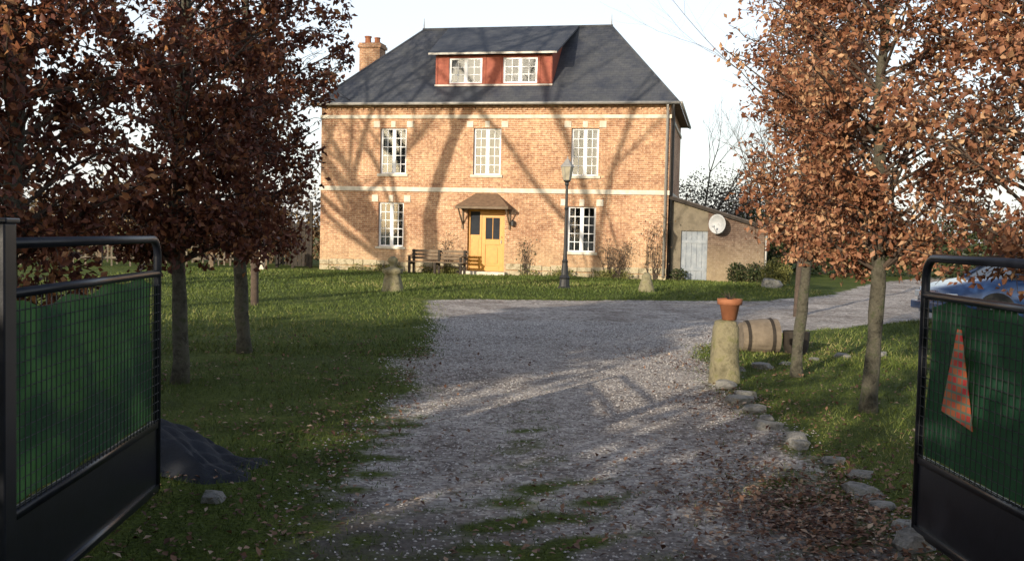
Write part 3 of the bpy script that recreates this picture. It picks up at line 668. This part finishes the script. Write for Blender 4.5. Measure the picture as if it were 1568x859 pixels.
# ------------------------------------------------------------ rocks and stone objects
def rock(mb,c,s,k,seed,sub=2):
    import bmesh
    rs=random.Random(seed); bm=bmesh.new(); bmesh.ops.create_icosphere(bm,subdivisions=sub,radius=1)
    off=len(mb.v); mi=mb.mi(k); ph=[rs.uniform(0,6) for _ in range(6)]; rz=rs.uniform(0,3)
    for v in bm.verts:
        p=v.co; q=[math.copysign(abs(t)**0.6,t) for t in p]
        f=1+.15*math.sin(3*p.x+ph[0])*math.cos(3*p.y+ph[1])+.13*math.sin(5*p.z+ph[2]+2*p.x)+rs.uniform(-.08,.08)
        x,y,z=q[0]*f*s[0]*.8,q[1]*f*s[1]*.8,q[2]*f*s[2]*.8
        mb.v.append((c[0]+x*math.cos(rz)-y*math.sin(rz),c[1]+x*math.sin(rz)+y*math.cos(rz),c[2]+z))
    for f in bm.faces: mb.f.append(tuple(off+v.index for v in f.verts)); mb.m.append(mi)
    bm.free()
mb=MB(); rs=random.Random(5)
pts=[(2.2,10.2),(2.24,9.75),(2.16,9.35),(2.22,8.9),(2.2,8.45),(2.16,8.1),(2.22,7.65),(2.18,7.25),(2.2,6.85),(2.24,6.4),(2.17,6.05),(2.2,5.75),(2.13,5.4),(2.1,5.1),(2.65,11.5),(2.95,11.9),(3.35,12.3),(3.8,12.7),(4.3,13.1),(4.9,13.4)]
for i,(x,y) in enumerate(pts):
    s=rs.uniform(.06,.125)
    rock(mb,(x+rs.uniform(-.05,.05),y+rs.uniform(-.1,.1),rs.uniform(.0,.03)),(s*1.3,s,s*.6),'rockgrey',i)
mb.build('border_stones')
mb=MB(); rock(mb,(-1.63,5.5,.03),(.09,.075,.06),'rockgrey',77); mb.build('stone')
mb=MB(); rock(mb,(7.9,30.6,.12),(.35,.25,.25),'rockgrey',78); mb.build('stone')
def worn_post(name,loc,prof,k,seed,n=14,sq=0.5):
    rs=random.Random(seed); mb=MB(); mi=mb.mi(k)
    for r,z in prof:
        for q in range(n):
            a=2*math.pi*q/n; m_=1/max(abs(math.cos(a)),abs(math.sin(a))); rr=r*(1+(m_-1)*sq)*(1+rs.uniform(-.05,.05))
            mb.v.append((rr*math.cos(a),rr*math.sin(a),z+rs.uniform(-.01,.01)))
    for j in range(len(prof)-1):
        for q in range(n):
            a=j*n+q; b_=j*n+(q+1)%n; mb.f.append((a,b_,b_+n,a+n)); mb.m.append(mi)
    mb.f.append(tuple(range((len(prof)-1)*n,len(prof)*n))); mb.m.append(mi)
    return mb.build(name,None,True,loc)
worn_post('stone_post',(2.30,10.72,-.02),[(.165,0),(.16,.12),(.15,.25),(.145,.38),(.14,.5),(.135,.60),(.11,.66),(.06,.685)],'rock',3,16,.35)
mb=MB(); mb.lathe([(.075,0),(.105,.16),(.13,.165),(.135,.225),(.115,.225),(.108,.19),(.02,.18)],(0,0,0),20,'terracotta')
rs=random.Random(2)
for i in range(12): mb.tube([(rs.uniform(-.04,.04),rs.uniform(-.04,.04),.18),(rs.uniform(-.13,.13),rs.uniform(-.13,.13),rs.uniform(.22,.30))],[.005,.003],4,'twig')
mb.build('flower_pot',None,True,(2.33,10.70,.665))
mb=MB()
mb.lathe([(.19,0),(.225,.14),(.24,.28),(.235,.50),(.215,.50),(.205,.3)],(0,0,0),22,'barrelwood')
for z in (.06,.38): mb.lathe([(.21+z*.08,z),(.22+z*.08,z+.04)],(0,0,0),22,'darkwood')
o=mb.build('wooden_half_barrel',None,False,(3.12,13.6,.20)); o.rotation_euler=(rad(5),rad(88),rad(8))
mb=MB(); mb.lathe([(.14,0),(.17,.1),(.18,.3),(.16,.3),(.15,.2)],(0,0,0),16,'darkwood'); o=mb.build('bucket',None,False,(3.85,13.5,0.0))
worn_post('stone_ornament',(-2.93,24.6,0),[(.27,0),(.25,.15),(.21,.32),(.18,.45),(.24,.48),(.25,.56),(.14,.60),(.07,.63),(.06,.70),(.11,.75),(.12,.82),(.05,.88)],'rock',5,14,.5)
worn_post('stone_ornament',(3.66,27.3,0),[(.23,0),(.21,.12),(.17,.26),(.13,.38),(.14,.44),(.06,.52)],'rock',6,12,.3)

# ------------------------------------------------------------ bench
B_=empty('garden_bench',(-2.65,35.15,0.0),rad(-14)); mb=MB()
for i in range(4): mb.box(-1.05,1.05,-.25+i*.13,-.15+i*.13,.42,.45,'wood')
mb.build('seat',B_); mb=MB()
for i in range(3): mb.box(-1.05,1.05,.28+i*.03,.305+i*.03,.52+i*.12,.61+i*.12,'wood')
mb.build('backrest',B_); mb=MB()
for x in (-.98,-.04,.9):
    mb.box(x,x+.08,-.24,-.17,0,.62 if abs(x)>.5 else .42,'darkwood'); mb.box(x,x+.08,.23,.29,0,.86,'darkwood'); mb.box(x+.01,x+.07,-.17,.23,.34,.41,'darkwood')
    if abs(x)>.5: mb.box(x-.01,x+.09,-.3,.24,.625,.66,'wood')
mb.build('legs',B_)

# ------------------------------------------------------------ fences left of the house
F1=empty('wooden_gate',(-8.95,37.9,0),rad(-8)); mb=MB()
for x in (0.0,0.62,1.32): mb.box(x,x+.1,0,.1,0,1.75 if x<1 else 2.5,'darkwood')
mb.box(0.1,0.62,.03,.07,1.45,1.55,'darkwood'); mb.box(.1,.62,.03,.07,.75,.85,'darkwood'); mb.box(.1,.62,.03,.07,.15,.25,'darkwood')
for i in range(4): mb.box(.14+i*.12,.20+i*.12,0.0,.028,.1,1.6,'darkwood')
for i in range(4): mb.box(.73+i*.15,.86+i*.15,.0,.03,.08,1.68,'darkwood')
mb.box(.72,1.32,.032,.07,1.35,1.45,'darkwood'); mb.build('frame',F1)
mb=MB(); rs=random.Random(9)
p0=Vector((-9.1,37.2,0)); p1=Vector((-24,33.0,0)); L=(p1-p0).length; d=(p1-p0)/L; an=math.atan2(d.y,d.x)
T=Matrix.Translation(p0)@Matrix.Rotation(an,4,'Z')
x=0
while x<L:
    hh=rs.uniform(.62,0.98); mb.box(x,x+.06,.0,.02,.06,hh,'palewood',T@Matrix.Rotation(rs.uniform(-.05,.05),4,'Y')); x+=rs.uniform(.14,.24)
for z in (.28,.7): mb.box(0,L,.022,.06,z,z+.07,'palewood',T)
x=0
while x<L: mb.box(x,x+.12,.065,.18,0,1.3+rs.uniform(0,.3),'wood',T); x+=1.9
mb.build('picket_fence')
mb=MB(); mb.box(-.10,.10,-.10,.10,0,1.02,'stone'); mb.lathe([(.13,1.02),(.14,1.05),(.02,1.13)],(0,0,0),4,'stone',math.pi/4); mb.build('fence_post',None,False,(-8.9,35.6,0),bev=.01)

# ------------------------------------------------------------ driveway gates
def gate(name,far,hinge,side,plaid=False):
    far=Vector((*far,0)); hinge=Vector((*hinge,0)); L=(far-hinge).length; an=math.atan2((far-hinge).y,(far-hinge).x)
    G=empty(name,hinge,an)
    mb=MB(); zt=1.465; r=.022; c=.10
    arc=[(L-c+c*math.sin(t),0,zt-c+c*math.cos(t)) for t in [i*math.pi/2/6 for i in range(7)]]
    mb.tube([(0,0,zt)]+arc+[(L,0,.06)],[r]*(len(arc)+2),10,'black')
    mb.tube([(0,0,zt),(0,0,.06)],[r,r],10,'black')
    mb.tube([(0,0,1.275),(L,0,1.275)],[.02,.02],10,'black')
    mb.box(r,L-r,-.015,.015,.41,.45,'black'); mb.box(r,L-r,-.02,.02,.05,.09,'black')
    mb.build('frame',G,True)
    mb=MB(); mb.box(r,L-r,-.006,.006,.09,.41,'black'); mb.build('kick_panel',G)
    mb=MB(); sgn=side
    z=.46
    while z<1.25: mb.tube([(r,sgn*.016,z),(L-r,sgn*.016,z)],[.0026,.0026],4,'blackm',False); z+=.05
    x=.05
    while x<L-.03: mb.tube([(x,sgn*.021,.45),(x,sgn*.021,1.26)],[.0026,.0026],4,'blackm',False); x+=.05
    mb.build('wire_mesh',G)
    mb=MB(); nx_,nz=26,10
    def cp(i,j):
        x=r+.01+(L-2*r-.02)*i/nx_; z=.455+(1.235-.455)*j/nz+ (0.016*math.sin(i*.9)-.02*math.sin(i*.25) if j==nz else 0)
        return (x,-sgn*(.008+.014*math.sin(x*11+z*3)*math.sin(z*7+x*2)+.012),z)
    for i in range(nx_):
        for j in range(nz): mb.poly([cp(i,j),cp(i+1,j),cp(i+1,j+1),cp(i,j+1)],'greencloth')
    mb.build('green_screen',G,True)
    mb=MB(); mb.box(-.14,-.04,-.05,.05,-.05,1.54,'black'); mb.box(-.15,-.03,-.06,.06,1.54,1.56,'black'); mb.tube([(-.04,0,.3),(0,0,.3)],[.02,.02],6,'black'); mb.tube([(-.04,0,1.2),(0,0,1.2)],[.02,.02],6,'black')
    mb.build('hinge_post',G,bev=.006)
    if plaid:
        xc=L-.44; y=sgn*.027; mb=MB()
        P=[(xc-.17,y,.69),(xc+.15,y,.73),(xc+.02,y,1.14),(xc-.02,y,1.14)]
        mb.poly(P,'plaid2'); mb.poly([(p[0],p[1]-.003*sgn,p[2]) for p in reversed(P)],'plaid2'); mb.build('plaid_triangle',G)
gate('metal_gate',(-1.98,5.6),(-1.88,3.74),-1)
gate('metal_gate',(2.12,5.14),(2.17,3.2),1,True)

# tarp
mb=MB(); nx_,ny_=30,24; mi=mb.mi('tarp')
for j in range(ny_+1):
    for i in range(nx_+1):
        u=i/nx_; v=j/ny_
        x=-2.2+.64*u+.03*math.sin(v*9); y=5.85+.6*v+.05*math.sin(u*7)
        z=.28*max(0,1-u*1.25)**1.2*(0.6+.4*math.sin(v*2.6+.3))+.03*abs(math.sin(u*7+v*11))+.02*abs(math.sin(v*17-u*9))+.012
        z*=min(1,(1-u)*5+.2)*min(1,v*5+.2)
        mb.v.append((x,y,z+.015))
for j in range(ny_):
    for i in range(nx_):
        a=j*(nx_+1)+i; mb.f.append((a,a+1,a+nx_+2,a+nx_+1)); mb.m.append(mi)
mb.build('crumpled_tarp',None,True)

# ------------------------------------------------------------ car
K=empty('parked_car',(9.7,18.4,0),rad(4)); mb=MB()
st=[(-2.05,.30,.62,.55),(-1.98,.24,.70,.70),(-1.7,.22,.78,.80),(-1.0,.22,.92,.84),(-.2,.22,.93,.85),(1.0,.22,.95,.85),(1.75,.24,.96,.82),(1.98,.30,.90,.74),(2.03,.35,.70,.70)]
mi=mb.mi('carblue'); n=8
for x,zb,zt_,w in st:
    for (yy,zz) in ((-w*.9,zb),(-w,zb+.18),(-w*1.0,zt_-.15),(-w*.88,zt_),(w*.88,zt_),(w*1.0,zt_-.15),(w,zb+.18),(w*.9,zb)): mb.v.append((x,yy,zz))
for j in range(len(st)-1):
    for q in range(n):
        a=j*n+q; b_=j*n+(q+1)%n; mb.f.append((a,a+n,b_+n,b_)); mb.m.append(mi)
mb.f.append(tuple(range(n))); mb.m.append(mi); mb.f.append(tuple(reversed(range((len(st)-1)*n,len(st)*n)))); mb.m.append(mi)
mb.build('body',K,True)
mb=MB()
wB,wT=.76,.60
P=lambda x,y,z:(x,y,z)
mb.poly([P(-1.05,-wB,.90),P(-.3,-wT,1.40),P(-.3,wT,1.40),P(-1.05,wB,.90)],'carglass')
mb.poly([P(1.8,-wB,.93),P(1.8,wB,.93),P(1.4,wT,1.40),P(1.4,-wT,1.40)],'carglass')
for s_ in (-1,1): mb.poly([P(-1.05,s_*wB,.90),P(1.8,s_*wB,.93),P(1.4,s_*wT,1.40),P(-.3,s_*wT,1.40)],'carglass')
mb.build('windows',K)
mb=MB(); 
mb.box(-.36,1.44,-wT-.01,wT+.01,1.395,1.44,'carblue')
for s_ in (-1,1):
    for a,b_ in (((-1.06,.91),(-.3,1.41)),((.45,.93),(.45,1.41)),((1.8,.94),(1.4,1.41))):
        mb.tube([(a[0],s_*wB*1.005,a[1]),(b_[0],s_*wT*1.01,b_[1])],[.03,.03],6,'carblue')
mb.build('roof',K,bev=.02)
mb=MB()
for x in (-1.3,1.3):
    for s_ in (-1,1):
        mb.tube([(x,s_*.68,.30),(x,s_*.87,.30)],[.30,.30],20,'tyre'); mb.tube([(x,s_*.86,.30),(x,s_*.885,.30)],[.18,.17],14,'hub'); mb.tube([(x,s_*.80,.33),(x,s_*.855,.33)],[.35,.35],20,'tyre')
mb.build('wheels',K)
mb=MB()
for s_ in (-1,1): mb.box(-2.045,-1.93,s_*.58-.12,s_*.58+.12,.52,.64,'lens')
mb.box(-2.10,-1.95,-.74,.74,.30,.45,'carblue'); mb.box(1.97,2.10,-.72,.72,.36,.52,'carblue')
for s_ in (-1,1): mb.box(-.85,-.68,s_*.86-.05,s_*.86+.05,.93,1.04,'carblue')
mb.build('lights_and_bumpers',K,bev=.02)

# ------------------------------------------------------------ world, sun, camera
Az=30; El=13
w=bpy.data.worlds.new('World'); scene.world=w; w.use_nodes=True; nt=w.node_tree
bg=nt.nodes['Background']; sky=nt.nodes.new('ShaderNodeTexSky'); sky.sky_type='NISHITA'; sky.sun_disc=False
sky.sun_elevation=rad(El); sky.sun_rotation=rad(180+Az); sky.dust_density=2.0; sky.air_density=1.0
tc=nt.nodes.new('ShaderNodeTexCoord'); sp_=nt.nodes.new('ShaderNodeSeparateXYZ'); nt.links.new(tc.outputs['Generated'],sp_.inputs[0])
hz=nt.nodes.new('ShaderNodeValToRGB'); els=hz.color_ramp.elements; els[0].position=0.0; els[0].color=(.95,.96,.98,1); els[1].position=.70; els[1].color=(.14,.16,.22,1)
e2=els.new(.30); e2.color=(.88,.91,.98,1)
nt.links.new(sp_.outputs[2],hz.inputs[0])
vm=nt.nodes.new('ShaderNodeVectorMath'); vm.operation='SCALE'; vm.inputs['Scale'].default_value=8.0; nt.links.new(hz.outputs[0],vm.inputs[0])
va=nt.nodes.new('ShaderNodeVectorMath'); va.operation='ADD'; nt.links.new(vm.outputs[0],va.inputs[0]); nt.links.new(sky.outputs[0],va.inputs[1])
nt.links.new(va.outputs[0],bg.inputs[0]); bg.inputs[1].default_value=0.10
sl=bpy.data.lights.new('sun','SUN'); sl.energy=5.0; sl.angle=rad(.4); sl.color=(1,.87,.68)
so=bpy.data.objects.new('sun',sl); COL.objects.link(so)
dv=Vector((math.sin(rad(Az))*math.cos(rad(El)),math.cos(rad(Az))*math.cos(rad(El)),-math.sin(rad(El))))
so.rotation_euler=dv.to_track_quat('-Z','Y').to_euler()
cam=bpy.data.cameras.new('camera'); co=bpy.data.objects.new('camera',cam); COL.objects.link(co)
cam.sensor_width=36; cam.lens=35.3; cam.clip_end=3000; cam.clip_start=.05
co.location=(0,0,1.55)
R=Matrix.Rotation(rad(90-2.77),4,'X')@Matrix.Rotation(rad(1.3),4,'Z')
co.rotation_euler=R.to_euler()
scene.camera=co
scene.view_settings.view_transform='Standard'; scene.view_settings.look='None'; scene.view_settings.exposure=0
